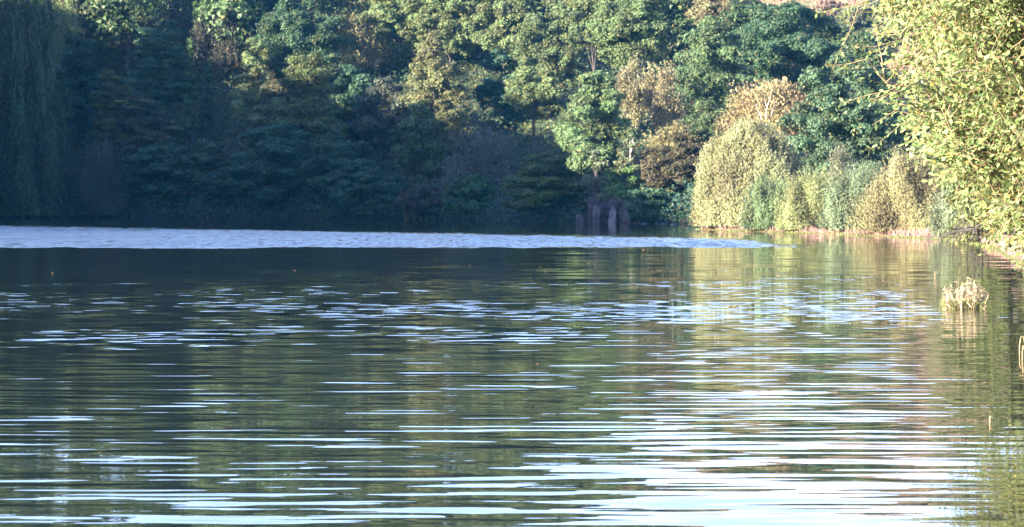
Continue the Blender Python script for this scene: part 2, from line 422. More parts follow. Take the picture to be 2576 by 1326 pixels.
def crown_bush(f, w_, d_, h, leaf=0.30, dens=1.0, spiky=0.9, nar=0.32, lob=0.20, seedk=0.0):
    """willow thicket: dome made of up-and-outward leafy shoots"""
    r = f.r
    n = int(dens * 230 * (w_ * h + d_ * h + w_ * d_ * .7) / 3)
    az = r.uniform(0, 2 * math.pi, n); t = r.uniform(0.0, 1.0, n)
    back = (np.sin(az) > 0.3) & (r.uniform(size=n) < 0.5); az = np.where(back, -az, az)
    ph = np.arcsin(np.clip(t, 0, 1))
    u = np.column_stack([np.cos(az) * np.cos(ph), np.sin(az) * np.cos(ph), np.sin(ph)])
    k = 1 + lob * (np.sin(3 * az + 2 * seedk) * np.cos(4 * ph + seedk) + 0.8 * np.sin(7 * az + 5 * ph + seedk)) * np.where(t > .85, .4, 1)
    cvb = 0.5 + 0.5 * np.sin(3 * az + 2 * seedk + 1) * np.cos(5 * ph + seedk)
    rho = r.uniform(0.45, 1.0, n) ** 0.6 * (1 - 0.06 * (np.sin(11 * az + seedk) * np.sin(9 * ph + 2 * seedk) > 0.35))
    for j in range(9):
        off = j / 8.0
        ln = r.uniform(0.5, 1.0, n) * spiky * (0.6 + 0.6 * t)
        lean = nrm(u * 0.55 + np.array([0, 0, 0.9]) + r.normal(size=(n, 3)) * 0.18) if j == 0 else lean
        if j == 0: LN = ln
        base = u * np.array([w_ / 2, d_ / 2, h]) * (rho * k)[:, None] * np.array([0.93, 0.93, 0.90])
        P = base + lean * (LN * (off - 0.45))[:, None] + r.normal(size=(n, 3)) * 0.07
        P[:, 2] = np.maximum(P[:, 2], r.uniform(0.05, 0.3, n))
        Nn = nrm(u * 1.3 + r.normal(size=(n, 3)) * 0.5)
        T = nrm(lean + r.normal(size=(n, 3)) * 0.55)
        sz = 1.0 - 0.55 * off ** 2
        f.add(P, T, Nn, leaf * .42 * np.full(n, sz), leaf * nar * .5 * np.full(n, sz), np.clip(cvb, 0, 1))
    return [np.array([0, 0, h * 0.4])]

def crown_weep(f, w_, d_, h, z0, leaf=0.42, nst=2600, tiers=8):
    """long curtains of hanging shoots in tiers"""
    r = f.r; cen = []
    for k in range(nst):
        az = (r.integers(0, 26) + r.normal() * .22) / 26 * 2 * math.pi
        if math.sin(az) > 0.4 and r.uniform() < .6: az = -az
        t = r.uniform(0.06, 1.0)
        t = (math.floor(t * tiers) + r.uniform(0.25, 1) ** 2) / tiers
        rad = (1.05 - 0.55 * t ** 1.5) * (0.80 + 0.2 * math.sin(5 * az + 3 * math.floor(t * tiers))) * r.uniform(0.7, 1.0)
        ln = r.uniform(0.08, 0.2) * h * (1.1 - .4 * t)
        n = int(ln / 0.13); tt = np.linspace(0, 1, n)
        x = math.cos(az) * rad * w_ / 2; y = math.sin(az) * rad * d_ / 2
        sw = r.normal() * 0.35
        P = np.column_stack([x * (1 + 0.06 * tt) + sw * tt, y * (1 + 0.06 * tt) + 0 * tt, np.maximum(z0 + h * t - ln * tt ** 1.1, z0 * .6)]) + r.normal(size=(n, 3)) * 0.10
        Nn = nrm(r.normal(size=(n, 3)) * .6 + np.array([math.cos(az), math.sin(az), 0.2]))
        T = nrm(r.normal(size=(n, 3)) * 0.3 + np.array([0, 0, -1.0]))
        f.add(P, T, Nn, np.full(n, leaf * .5), np.full(n, leaf * .15), 0.5 + .5 * math.sin(9 * az + 7 * math.floor(t * tiers)))
    return cen

def crown_spire(f, w_, h, z0, leaf=0.3):
    r = f.r
    for k in range(60):
        t = r.uniform(0, 1) ** 0.8
        rad = w_ / 2 * (1 - t) ** 0.8 + 0.12
        az = r.uniform(0, 6.28)
        c = np.array([math.cos(az) * rad * 0.7, math.sin(az) * rad * .7, z0 + h * t * 0.97])
        f.clump(c, max(0.28, rad * 0.45), 0.8, leaf, 1.6, 0.1, r.uniform())
    return []

# ------------------------------------------------------------------ wood
def tube(pts, rads, sides=6):
    pts = np.asarray(pts, float); n = len(pts); V = []; Fc = []
    tan = nrm(np.gradient(pts, axis=0))
    ref = np.array([0.31, 0.95, 0.05]); 
    for i in range(n):
        a = nrm(np.cross(tan[i], ref)); b = np.cross(tan[i], a)
        ang = np.arange(sides) * 2 * math.pi / sides
        V.append(pts[i] + rads[i] * (np.cos(ang)[:, None] * a + np.sin(ang)[:, None] * b))
    for i in range(n - 1):
        for j in range(sides):
            k = (j + 1) % sides
            Fc.append((i * sides + j, i * sides + k, (i + 1) * sides + k, (i + 1) * sides + j))
    V = np.concatenate(V)
    # end cap as degenerate-free quads: close the tip with an extra vertex ring collapsed slightly
    return V, np.array(Fc)

def tubes_mesh(name, lst, mat, sides=6):
    VV = []; FF = []; o = 0
    for pts, rads in lst:
        V, Fc = tube(pts, rads, sides); VV.append(V); FF.append(Fc + o); o += len(V)
    return mesh_np(name, np.concatenate(VV), 4, mat, faces=np.concatenate(FF), smooth=True)

def curve3(a, b, sag, n, rng, wob=0.05):
    a = np.array(a, float); b = np.array(b, float); t = np.linspace(0, 1, n)[:, None]
    L_ = np.linalg.norm(b - a)
    P = a + (b - a) * t + np.array([0, 0, 1.0]) * (sag * L_ * 4 * t * (1 - t))
    P[1:-1] += rng.normal(size=(n - 2, 3)) * wob * L_
    return P

def trunk_mesh(name, cen, h, r0, rng, mat, z_top=None, multi=False):
    lst = []
    top = np.array([rng.normal() * 0.03 * h, rng.normal() * 0.02 * h, (z_top or h * 0.7)])
    P = curve3((0, 0, -0.6), top, 0, 7, rng, 0.012)
    lst.append((P, np.linspace(r0, r0 * 0.2, 7)))
    for c in (cen or [])[:5]:
        s = P[min(5, max(1, int(7 * (c[2] / h) * 0.6)))]
        lst.append((curve3(s, c, 0.06, 5, rng, 0.03), np.linspace(r0 * 0.35, r0 * 0.08, 5)))
    return tubes_mesh(name, lst, mat, 6)

# ------------------------------------------------------------------ colours (sRGB-free base values)
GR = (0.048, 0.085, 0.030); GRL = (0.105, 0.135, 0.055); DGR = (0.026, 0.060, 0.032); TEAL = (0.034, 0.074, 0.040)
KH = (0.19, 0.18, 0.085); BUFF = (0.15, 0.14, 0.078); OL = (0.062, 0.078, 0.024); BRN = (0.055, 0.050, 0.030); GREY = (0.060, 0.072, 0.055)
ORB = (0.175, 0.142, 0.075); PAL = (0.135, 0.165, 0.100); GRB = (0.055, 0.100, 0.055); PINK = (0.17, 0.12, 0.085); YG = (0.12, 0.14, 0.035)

def place(name, cat, label, kind, px, py_top, py_bot, wpx, D, col, base=None, group=None, seed=0, leaf=None, trunk='dark', **kw):
    """tree whose crown spans py_top..py_bot in the picture at distance D, standing on the ground below it"""
    x = (px - 1288.0) / F * D; s = D / F
    if kind in ('broad', 'droop') and D < 320: py_bot += 0.30 * (py_bot - max(py_top, 0))
    zt = CAMH + (HOR - py_top) * s; zb = CAMH + (HOR - py_bot) * s
    gz = hz(x, D) if base is None else base
    gz = max(gz, 0.05)
    wd = wpx * s; h = zt - gz; z0 = max(zb - gz, 0.0)
    if z0 > h * 0.9: z0 = h * 0.5
    ch = h - z0
    t = empty(name, (x, D, gz)); tag(t, label, cat, group)
    f = Fol(seed * 13 + 5)
    lf = leaf or (0.25 if D > 225 else 0.22)
    mat = M_LEAF; cen = []
    if kind == 'broad': cen = crown_broad(f, wd, kw.pop('d', wd * 0.9), ch, z0, lf, **kw)
    elif kind == 'droop': cen = crown_droop(f, wd, wd * 0.9, ch, z0, lf * 0.9, **kw)
    elif kind == 'bush': mat = M_WILLOW; cen = crown_bush(f, wd, kw.pop('d', wd * 0.8), h * 1.03, lf, seedk=seed, **kw)
    elif kind == 'weep': cen = crown_weep(f, wd, wd, ch, z0, **kw)
    elif kind == 'spire': cen = crown_spire(f, wd, ch, z0, lf)
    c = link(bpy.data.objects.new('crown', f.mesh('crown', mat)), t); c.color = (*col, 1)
    if trunk:
        rng = np.random.default_rng(seed + 900)
        tm = trunk_mesh('trunk', cen, h, 0.011 * h + 0.03 if trunk != 'birch' else 0.007 * h + .02, rng, M_BIRCH if trunk == 'birch' else M_BARK)
        link(bpy.data.objects.new('trunk', tm), t)
    return t

T_, S_ = 'tree', 'shrub'
G1 = 'trees on the wooded hillside'; G2 = 'bushes on the sunlit point'; G3 = 'bushes on the far bracken hill'; G4 = 'shrubs leaning over the shaded shore'
trees = [
 # --- shaded left shore
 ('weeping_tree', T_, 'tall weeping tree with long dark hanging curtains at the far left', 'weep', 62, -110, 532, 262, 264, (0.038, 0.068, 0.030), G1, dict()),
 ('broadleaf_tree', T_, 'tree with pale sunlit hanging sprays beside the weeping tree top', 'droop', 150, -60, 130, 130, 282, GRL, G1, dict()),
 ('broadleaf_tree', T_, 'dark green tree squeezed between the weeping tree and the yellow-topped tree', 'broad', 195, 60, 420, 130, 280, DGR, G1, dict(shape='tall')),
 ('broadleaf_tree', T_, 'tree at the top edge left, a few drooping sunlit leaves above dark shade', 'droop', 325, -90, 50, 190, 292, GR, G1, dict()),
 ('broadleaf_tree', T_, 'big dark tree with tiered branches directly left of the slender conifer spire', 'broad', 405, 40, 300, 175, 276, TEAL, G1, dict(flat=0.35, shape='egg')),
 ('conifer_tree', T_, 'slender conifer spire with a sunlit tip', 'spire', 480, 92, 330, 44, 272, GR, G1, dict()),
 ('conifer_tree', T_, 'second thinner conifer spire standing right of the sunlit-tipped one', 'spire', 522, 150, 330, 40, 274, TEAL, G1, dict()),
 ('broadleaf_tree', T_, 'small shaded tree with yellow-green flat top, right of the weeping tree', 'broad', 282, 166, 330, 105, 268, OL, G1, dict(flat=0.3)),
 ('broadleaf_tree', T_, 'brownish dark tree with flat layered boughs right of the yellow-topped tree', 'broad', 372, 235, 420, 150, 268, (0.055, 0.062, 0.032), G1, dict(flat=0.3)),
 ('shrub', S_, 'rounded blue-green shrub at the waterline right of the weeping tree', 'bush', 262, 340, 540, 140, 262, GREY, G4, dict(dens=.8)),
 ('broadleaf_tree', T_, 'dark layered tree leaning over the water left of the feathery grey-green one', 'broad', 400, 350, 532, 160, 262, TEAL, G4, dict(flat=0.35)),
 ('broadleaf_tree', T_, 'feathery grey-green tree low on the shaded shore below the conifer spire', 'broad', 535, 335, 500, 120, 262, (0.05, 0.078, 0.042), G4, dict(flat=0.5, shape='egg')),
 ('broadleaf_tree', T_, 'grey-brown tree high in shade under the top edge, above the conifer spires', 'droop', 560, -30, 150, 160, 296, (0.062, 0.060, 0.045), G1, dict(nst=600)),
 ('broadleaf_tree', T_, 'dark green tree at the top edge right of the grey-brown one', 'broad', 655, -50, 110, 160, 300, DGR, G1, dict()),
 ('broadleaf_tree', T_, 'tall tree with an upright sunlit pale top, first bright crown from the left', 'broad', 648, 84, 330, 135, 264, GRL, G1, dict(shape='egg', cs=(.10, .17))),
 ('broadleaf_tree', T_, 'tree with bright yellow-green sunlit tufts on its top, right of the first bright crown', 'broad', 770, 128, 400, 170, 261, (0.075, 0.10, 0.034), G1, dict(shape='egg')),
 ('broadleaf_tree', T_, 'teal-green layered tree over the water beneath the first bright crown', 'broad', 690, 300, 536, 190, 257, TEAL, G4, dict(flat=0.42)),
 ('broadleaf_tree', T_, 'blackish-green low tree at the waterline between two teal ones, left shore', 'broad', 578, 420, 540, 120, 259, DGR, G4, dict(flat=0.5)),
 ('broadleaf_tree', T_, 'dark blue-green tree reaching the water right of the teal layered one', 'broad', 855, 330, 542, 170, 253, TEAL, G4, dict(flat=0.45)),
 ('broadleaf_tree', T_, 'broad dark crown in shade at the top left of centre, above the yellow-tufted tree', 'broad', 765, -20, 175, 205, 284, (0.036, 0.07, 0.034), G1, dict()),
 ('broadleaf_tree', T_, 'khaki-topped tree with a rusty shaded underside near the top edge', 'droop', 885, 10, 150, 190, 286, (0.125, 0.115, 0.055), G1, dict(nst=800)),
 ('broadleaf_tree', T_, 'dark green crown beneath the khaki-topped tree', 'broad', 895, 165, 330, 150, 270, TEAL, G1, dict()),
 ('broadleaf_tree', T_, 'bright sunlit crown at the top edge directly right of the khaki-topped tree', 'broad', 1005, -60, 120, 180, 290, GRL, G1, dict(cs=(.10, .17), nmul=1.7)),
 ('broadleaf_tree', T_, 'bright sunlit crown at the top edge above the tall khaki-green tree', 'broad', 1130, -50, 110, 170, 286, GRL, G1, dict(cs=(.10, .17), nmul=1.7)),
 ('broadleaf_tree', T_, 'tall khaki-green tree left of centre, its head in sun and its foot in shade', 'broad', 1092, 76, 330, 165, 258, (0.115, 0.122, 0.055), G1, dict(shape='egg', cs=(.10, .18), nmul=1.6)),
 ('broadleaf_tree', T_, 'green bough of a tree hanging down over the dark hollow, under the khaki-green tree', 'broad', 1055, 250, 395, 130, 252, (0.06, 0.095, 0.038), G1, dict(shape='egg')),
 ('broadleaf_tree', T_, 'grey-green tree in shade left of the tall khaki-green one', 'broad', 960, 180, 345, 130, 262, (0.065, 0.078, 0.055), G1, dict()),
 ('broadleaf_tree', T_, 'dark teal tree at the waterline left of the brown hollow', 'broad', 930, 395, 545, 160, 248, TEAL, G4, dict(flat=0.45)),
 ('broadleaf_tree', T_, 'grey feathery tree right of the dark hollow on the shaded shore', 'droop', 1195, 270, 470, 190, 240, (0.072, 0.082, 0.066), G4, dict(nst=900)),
 ('shrub', S_, 'green shrub at the waterline under the grey feathery tree', 'broad', 1185, 440, 548, 130, 237, (0.045, 0.092, 0.036), G4, dict()),
 ('shrub', S_, 'small brownish shrub at the waterline below the dark hollow', 'broad', 1070, 470, 548, 120, 242, BRN, G4, dict()),
 # --- centre
 ('broadleaf_tree', T_, 'sunlit grey-green crown at the top edge left of centre trunk gap', 'broad', 1268, -40, 120, 150, 280, GRL, G1, dict(cs=(.10, .18), nmul=1.6)),
 ('broadleaf_tree', T_, 'large sunlit tree top in the upper centre, above the low flat green crown', 'broad', 1385, -5, 185, 190, 262, (0.078, 0.105, 0.045), G1, dict(cs=(.09, .16), nmul=1.9)),
 ('broadleaf_tree', T_, 'low flat sunlit green crown standing alone over black shade in the centre', 'broad', 1352, 163, 268, 145, 240, GRL, G1, dict(flat=0.5, cs=(.10, .17), nmul=1.6)),
 ('broadleaf_tree', T_, 'dark tree in deep shade behind the low flat green crown', 'broad', 1270, 120, 300, 130, 262, DGR, G1, dict()),
 ('broadleaf_tree', T_, 'tall pyramid-shaped sunlit green tree left of the buff birches', 'broad', 1497, 154, 385, 200, 212, (0.092, 0.138, 0.058), G1, dict(shape='tall', cs=(.10, .17), nmul=1.7, cover=1.75)),
 ('broadleaf_tree', T_, 'sunlit crown at the top edge between the large centre tree and the wide upper one', 'broad', 1490, -60, 90, 150, 272, GRL, G1, dict()),
 ('broadleaf_tree', T_, 'wide sunlit crown at the top edge above the buff birches', 'broad', 1590, -30, 135, 210, 258, (0.08, 0.112, 0.045), G1, dict(cs=(.09, .16), nmul=1.9)),
 ('birch_tree', T_, 'buff-leaved birch with a thin pale stem, left one of the pair', 'droop', 1594, 132, 270, 84, 219, BUFF, G1, dict(nst=1200, strand=(.5, 1.3))),
 ('birch_tree', T_, 'buff-leaved birch, right one of the pair, with a wider crown', 'droop', 1663, 150, 320, 112, 216, (0.165, 0.145, 0.08), G1, dict(nst=1500, strand=(.5, 1.3))),
 ('birch_tree', T_, 'drooping khaki birch below the pair of buff birches', 'droop', 1695, 285, 400, 110, 208, (0.165, 0.15, 0.07), G1, dict(nst=600, strand=(.6, 1.6))),
 ('broadleaf_tree', T_, 'pale grey-green tree dangling over the ruined wall', 'broad', 1500, 375, 490, 70, 208, (0.115, 0.135, 0.08), G4, dict(cs=(.16, .26), nmul=.5, shape='egg')),
 ('broadleaf_tree', T_, 'upright pale sprig-like tree above the right part of the ruined wall', 'broad', 1575, 330, 470, 62, 207, (0.12, 0.14, 0.075), G4, dict(cs=(.16, .26), nmul=.5, shape='egg')),
 ('shrub', S_, 'bright green leafy shrub hanging just above the ruined wall piers', 'broad', 1560, 410, 492, 80, 206, (0.08, 0.14, 0.045), G4, dict(cs=(.16, .24), nmul=.5)),
 ('broadleaf_tree', T_, 'olive-green layered tree in shade left of the ruined wall', 'broad', 1375, 365, 552, 210, 217, (0.062, 0.088, 0.026), G4, dict(flat=0.32, shape='egg')),
 ('broadleaf_tree', T_, 'dark brownish-green tree in shade behind the birches, right of the ruined wall', 'broad', 1700, 330, 545, 150, 205, (0.055, 0.05, 0.028), G4, dict(flat=0.5)),
 ('shrub', S_, 'teal-green layered shrub at the waterline right of the ruined wall', 'broad', 1640, 465, 555, 125, 200, (0.045, 0.095, 0.05), G4, dict(flat=.35)),
 ('broadleaf_tree', T_, 'tree with a few orange-yellow twigs left of the big khaki willow', 'broad', 1640, 385, 480, 90, 209, (0.10, 0.072, 0.026), G1, dict(flat=.4, nmul=.6)),
 ('broadleaf_tree', T_, 'large sunlit green tree behind and left of the orange-brown birch', 'broad', 1785, 30, 318, 225, 232, (0.070, 0.108, 0.048), G1, dict(cs=(.09, .16), nmul=1.8, shape='egg')),
 ('broadleaf_tree', T_, 'buff-tinged crown at the top edge above the large sunlit green tree', 'broad', 1825, -40, 70, 150, 268, (0.14, 0.13, 0.07), G1, dict()),
 ('oak_tree', T_, 'wide dark green oak filling the skyline left of the pale far hill', 'broad', 1985, 0, 178, 265, 243, (0.040, 0.080, 0.042), G1, dict(cs=(.09, .15), nmul=1.9)),
 ('oak_tree', T_, 'dark green crown joining the wide skyline oak on its left', 'broad', 1880, -20, 130, 150, 250, (0.048, 0.085, 0.042), G1, dict(cs=(.10, .17), nmul=1.6)),
 ('shrub', S_, 'dark shrub in the gap between the large sunlit green tree and the big khaki willow', 'broad', 1790, 290, 360, 110, 212, (0.06, 0.088, 0.04), G1, dict()),
 # --- sunlit point
 ('birch_tree', T_, 'orange-brown birch with bare white forked stems behind the big khaki willow', 'droop', 1932, 160, 380, 205, 181, ORB, G2, dict(nst=3300, strand=(.5, 1.2))),
 ('oak_tree', T_, 'big round dark green oak standing on the sunlit point', 'broad', 2118, 128, 430, 275, 172, (0.052, 0.092, 0.050), G2, dict(cs=(.085, .14), nmul=2.8, cover=1.75)),
 ('broadleaf_tree', T_, 'green tree partly hidden behind the right side of the round oak', 'broad', 2230, 150, 400, 160, 184, (0.062, 0.10, 0.045), G2, dict(nmul=1.7)),
 ('willow_bush', S_, 'biggest khaki willow bush, rounded, at the tip of the sunlit point', 'bush', 1886, 278, 578, 322, 160.5, (0.185, 0.188, 0.098), G2, dict(dens=1.3, nar=.42, spiky=.5, lob=.05, d=9.5)),
 ('willow_bush', S_, 'small green bush at the water in front of the biggest khaki willow', 'bush', 1935, 440, 578, 150, 151, (0.095, 0.135, 0.068), G2, dict(spiky=.7)),
 ('willow_bush', S_, 'khaki bush right of the small green one, spiky on top', 'bush', 2040, 428, 580, 205, 147, (0.150, 0.165, 0.075), G2, dict(spiky=1.2)),
 ('willow_bush', S_, 'thin grey-green upright bush in the dip under the round oak', 'bush', 2112, 355, 560, 80, 158, (0.105, 0.115, 0.075), G2, dict(spiky=1.2)),
 ('willow_bush', S_, 'blue-green willow bush with upright shoots in the middle of the point', 'bush', 2168, 406, 585, 215, 141, (0.112, 0.146, 0.084), G2, dict(spiky=1.2)),
 ('willow_bush', S_, 'wide khaki-brown willow bush right of the blue-green one', 'bush', 2292, 378, 591, 265, 134, (0.175, 0.162, 0.085), G2, dict(spiky=1.1, dens=1.1)),
 ('willow_bush', S_, 'tall pale bush rising behind the wide khaki-brown one', 'bush', 2370, 350, 585, 150, 137, (0.14, 0.14, 0.08), G2, dict()),
 ('willow_bush', S_, 'pale silver-green willow bush at the right end of the point', 'bush', 2400, 468, 602, 130, 121.5, PAL, G2, dict(leaf=.24)),
 ('willow_bush', S_, 'olive bush with tangled bare roots over the water under the near tree', 'bush', 2452, 500, 600, 110, 111, (0.11, 0.115, 0.05), G2, dict(leaf=.24)),
 ('willow_bush', S_, 'dense bush on the right bank behind the lower leaves of the near tree', 'bush', 2560, 380, 600, 190, 116, (0.12, 0.135, 0.06), G2, dict()),
 ('broadleaf_tree', T_, 'tall olive tree on the right bank hidden behind the leaves of the near tree', 'broad', 2560, -110, 560, 300, 100, (0.085, 0.105, 0.04), None, dict(nmul=1.6, leaf=.25)),
 ('broadleaf_tree', T_, 'green tree on the right bank seen through the inner twigs of the near tree', 'broad', 2440, -60, 540, 230, 113, (0.085, 0.11, 0.045), None, dict(nmul=1.3, leaf=.25)),
 # --- far hill
 ('shrub', S_, 'grey-green bush on the far hill, between the oak and the near tree', 'broad', 2165, 15, 95, 110, 400, (0.095, 0.105, 0.06), G3, dict(leaf=.5)),
 ('shrub', S_, 'yellow-green round bush low on the far hill, right above the round oak', 'broad', 2210, 70, 150, 110, 330, (0.13, 0.14, 0.065), G3, dict(leaf=.42)),
 ('shrub', S_, 'dark rounded bush near the top edge on the far hill', 'broad', 2235, -10, 50, 120, 440, (0.07, 0.09, 0.055), G3, dict(leaf=.5)),
 ('shrub', S_, 'small brown bush near the top edge right of the skyline oak', 'broad', 2085, 0, 50, 70, 420, PINK, G3, dict(leaf=.5)),
 ('shrub', S_, 'pale bush on the far hill seen through the tips of the near tree', 'broad', 2300, 40, 110, 130, 380, (0.12, 0.12, 0.07), G3, dict(leaf=.5)),
]
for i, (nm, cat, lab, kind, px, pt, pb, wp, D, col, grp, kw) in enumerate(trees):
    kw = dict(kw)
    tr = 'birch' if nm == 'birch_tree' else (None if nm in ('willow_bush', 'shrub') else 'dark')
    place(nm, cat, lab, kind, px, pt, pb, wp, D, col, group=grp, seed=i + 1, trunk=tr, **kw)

# the white forked stems that show in front of the orange-brown birch
def px_tube(pts, D, rads):
    return (np.array([W(x, y, D) for x, y in pts]), rads)
# ------------------------------------------------------------------ woodland mass above and beyond the frame, undergrowth
def canopy():
    r = np.random.default_rng(77); f = Fol(78)
    n = 0
    pts = []
    for x in np.arange(-190, 70, 8.5):
        for y in np.arange(120, 430, 9.0):
            xx = x + r.uniform(-3, 3); yy = y + r.uniform(-3, 3); pts.append((xx, yy))
    pts = np.array(pts); H = height(pts); sh = np.where(inside(pts, HILLP), seg_dist(pts, FOOT, False), -1)
    for (x, y), h, s in zip(pts, H, sh):
        inview = abs(x) < 0.2126 * y + 3
        if s < (4 if inview else 1): continue
        if inview:
            if y < 286 + r.uniform(0, 6) or x > 42: continue
        else:
            if x > 0: continue
        if s > 110: continue
        if not inview and x < -150: continue
        R_ = r.uniform(4.0, 5.6); th = (r.uniform(13.5, 18) if not inview else r.uniform(11, 16)) if x < 15 else r.uniform(7, 11)
        if x > 15: R_ *= .9
        if not inview and y < 185: th += 0.8
        elif not inview: th += 1.2
        fine = inview and y < 318
        c0 = np.array([x, y, h + th - R_ * .6])
        cvv = r.uniform()
        for k in range(7):
            u = rdir(1, r)[0]; u[2] = abs(u[2])
            f.clump(c0 + u * np.array([R_, R_, R_ * .8]) * 0.6, R_ * 0.42, 0.75, 0.5 if fine else 1.0, 1.2, .2, r.uniform())
        f.clump(c0 - np.array([0, 0, R_ * .5]), R_ * .8, 0.7, 0.7 if fine else 1.2, 1.1, .2, cvv)
        if not inview and s < 30:
            for k in range(4): f.clump(np.array([x, y, h + 2.5 + 2.6 * k]) + r.normal(size=3) * .8, 3.6, .8, 1.1, 1.2, .2, r.uniform())
        n += 1
    o = link(bpy.data.objects.new('woodland_canopy', f.mesh('woodland_canopy', M_LEAF))); o.color = (0.055, 0.085, 0.036, 1)
    tag(o, 'continuous green woodland canopy covering the upper hillside behind the named trees', 'woodland', None, 'stuff')
canopy()

def scatter_low(name, label, cat, cols, n, xr, yr, cond, hr, leaf, seed, mat=M_LEAF):
    r = np.random.default_rng(seed); f = Fol(seed + 1)
    P = np.column_stack([r.uniform(*xr, n), r.uniform(*yr, n)]); H = height(P)
    k = cond(P, H); P = P[k]; H = H[k]; n = len(P)
    bump = 0.5 + 0.5 * np.sin(P[:, 0] * .9 + 2 * np.sin(P[:, 1] * .5)) * np.sin(P[:, 1] * .8 + P[:, 0] * .3)
    Z = H + hr * (0.15 + bump) * r.uniform(0.0, 1, n)
    Q = np.column_stack([P, Z])
    Nn = nrm(r.normal(size=(n, 3)) * .6 + np.array([0, -0.4, .6])); T = nrm(np.cross(Nn, rdir(n, r)))
    f.add(Q, T, Nn, np.full(n, leaf * .5), np.full(n, leaf * .3), np.clip(bump, 0, 1))
    o = link(bpy.data.objects.new(name, f.mesh(name, mat))); o.color = (*cols, 1)
    return tag(o, label, cat, None, 'stuff')

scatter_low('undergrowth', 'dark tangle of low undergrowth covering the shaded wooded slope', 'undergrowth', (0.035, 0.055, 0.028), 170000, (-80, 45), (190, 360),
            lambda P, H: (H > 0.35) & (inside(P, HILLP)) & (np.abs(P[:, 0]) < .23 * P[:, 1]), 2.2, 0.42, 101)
scatter_low('bracken', 'brown bracken on the slope and in the dark hollow', 'bracken', (0.11, 0.055, 0.03), 26000, (-75, 45), (200, 320),
            lambda P, H: (H > 0.8) & (inside(P, HILLP)) & (np.sin(P[:, 0] * .22 + 3) * np.sin(P[:, 1] * .13) > .1), 1.9, 0.36, 111)
scatter_low('bracken', 'pinkish brown bracken covering the sunlit far hill', 'bracken', (0.21, 0.135, 0.085), 42000, (10, 130), (320, 560),
            lambda P, H: (H > 0.8), 0.9, 0.75, 121)

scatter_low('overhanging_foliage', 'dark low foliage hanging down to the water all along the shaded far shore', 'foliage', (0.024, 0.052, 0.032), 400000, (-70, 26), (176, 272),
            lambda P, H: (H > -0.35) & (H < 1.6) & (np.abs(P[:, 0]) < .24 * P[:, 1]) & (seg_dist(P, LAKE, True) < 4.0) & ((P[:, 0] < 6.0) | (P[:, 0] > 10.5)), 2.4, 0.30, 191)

def grass(name, label, col, n, cond, xr, yr, hh, seed, lean=0.35):
    r = np.random.default_rng(seed); P = np.column_stack([r.uniform(*xr, n), r.uniform(*yr, n)])
    d = seg_dist(P, LAKE, True); ins = inside(P, LAKE); k = cond(P, d, ins); P = P[k]; n = len(P)
    H = height(P); h = hh * r.uniform(.4, 1.1, n); w_ = r.uniform(.015, .035, n)
    a = r.uniform(0, 6.28, n); dr = np.column_stack([np.cos(a), np.sin(a), 0 * a]); ln = r.normal(size=(n, 3)) * lean * h[:, None]; ln[:, 2] = 0
    B = np.column_stack([P, H]); V = np.empty((n, 3, 3))
    V[:, 0] = B - dr * w_[:, None]; V[:, 1] = B + dr * w_[:, None]; V[:, 2] = B + ln + np.array([0, 0, 1]) * h[:, None]
    o = link(bpy.data.objects.new(name, mesh_np(name, V.reshape(-1, 3), 3, M_DRY, {'v': r.uniform(0, 1, n), 'cv': r.uniform(0, 1, n)}))); o.color = (*col, 1)
    return tag(o, label, 'grass', None, 'stuff')
grass('shore_grass', 'dry pinkish grass along the shore of the sunlit point', (0.24, 0.155, 0.125), 75000, lambda P, d, i: (~i) & (d > .3) & (d < 4.5) & (np.sin(P[:, 0] * 2.1) * np.sin(P[:, 1] * 1.3) > -.35), (10, 30), (95, 170), .38, 131)
grass('waterside_weed', 'low green weed strip right at the waterline of the point', (0.11, 0.13, 0.04), 40000, lambda P, d, i: (d < .45) & (np.sin(P[:, 1] * .7) > -.5), (10, 24), (100, 166), .10, 141)
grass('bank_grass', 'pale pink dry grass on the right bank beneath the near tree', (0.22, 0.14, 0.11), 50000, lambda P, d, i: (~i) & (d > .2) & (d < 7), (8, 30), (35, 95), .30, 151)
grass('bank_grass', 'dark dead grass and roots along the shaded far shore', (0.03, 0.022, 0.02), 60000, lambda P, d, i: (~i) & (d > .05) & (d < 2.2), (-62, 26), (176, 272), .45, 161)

# ------------------------------------------------------------------ birch white stems as parts of that birch
for o in list(SC.collection.objects):
    if o.get('label', '').startswith('orange-brown birch'):
        bx, by, bz = o.location
        D = by - 2.7
        def L_(x, y): 
            q = W(x, y, D); return (q[0] - bx, q[1] - by, q[2] - bz)
        lst = [([L_(1928, 330), L_(1927, 296), L_(1930, 268), L_(1937, 248), L_(1942, 230)], np.array([.05, .045, .035, .025, .012])),
               ([L_(1930, 270), L_(1925, 258), L_(1923, 243)], np.array([.03, .02, .01])),
               ([L_(1918, 300), L_(1908, 280), L_(1901, 262)], np.array([.04, .03, .012])),
               ([L_(1940, 290), L_(1947, 270), L_(1949, 252)], np.array([.035, .025, .01]))]
        st = link(bpy.data.objects.new('bare_stem', tubes_mesh('bare_stem', [(np.array(a), b) for a, b in lst], M_BIRCH, 6)), o)

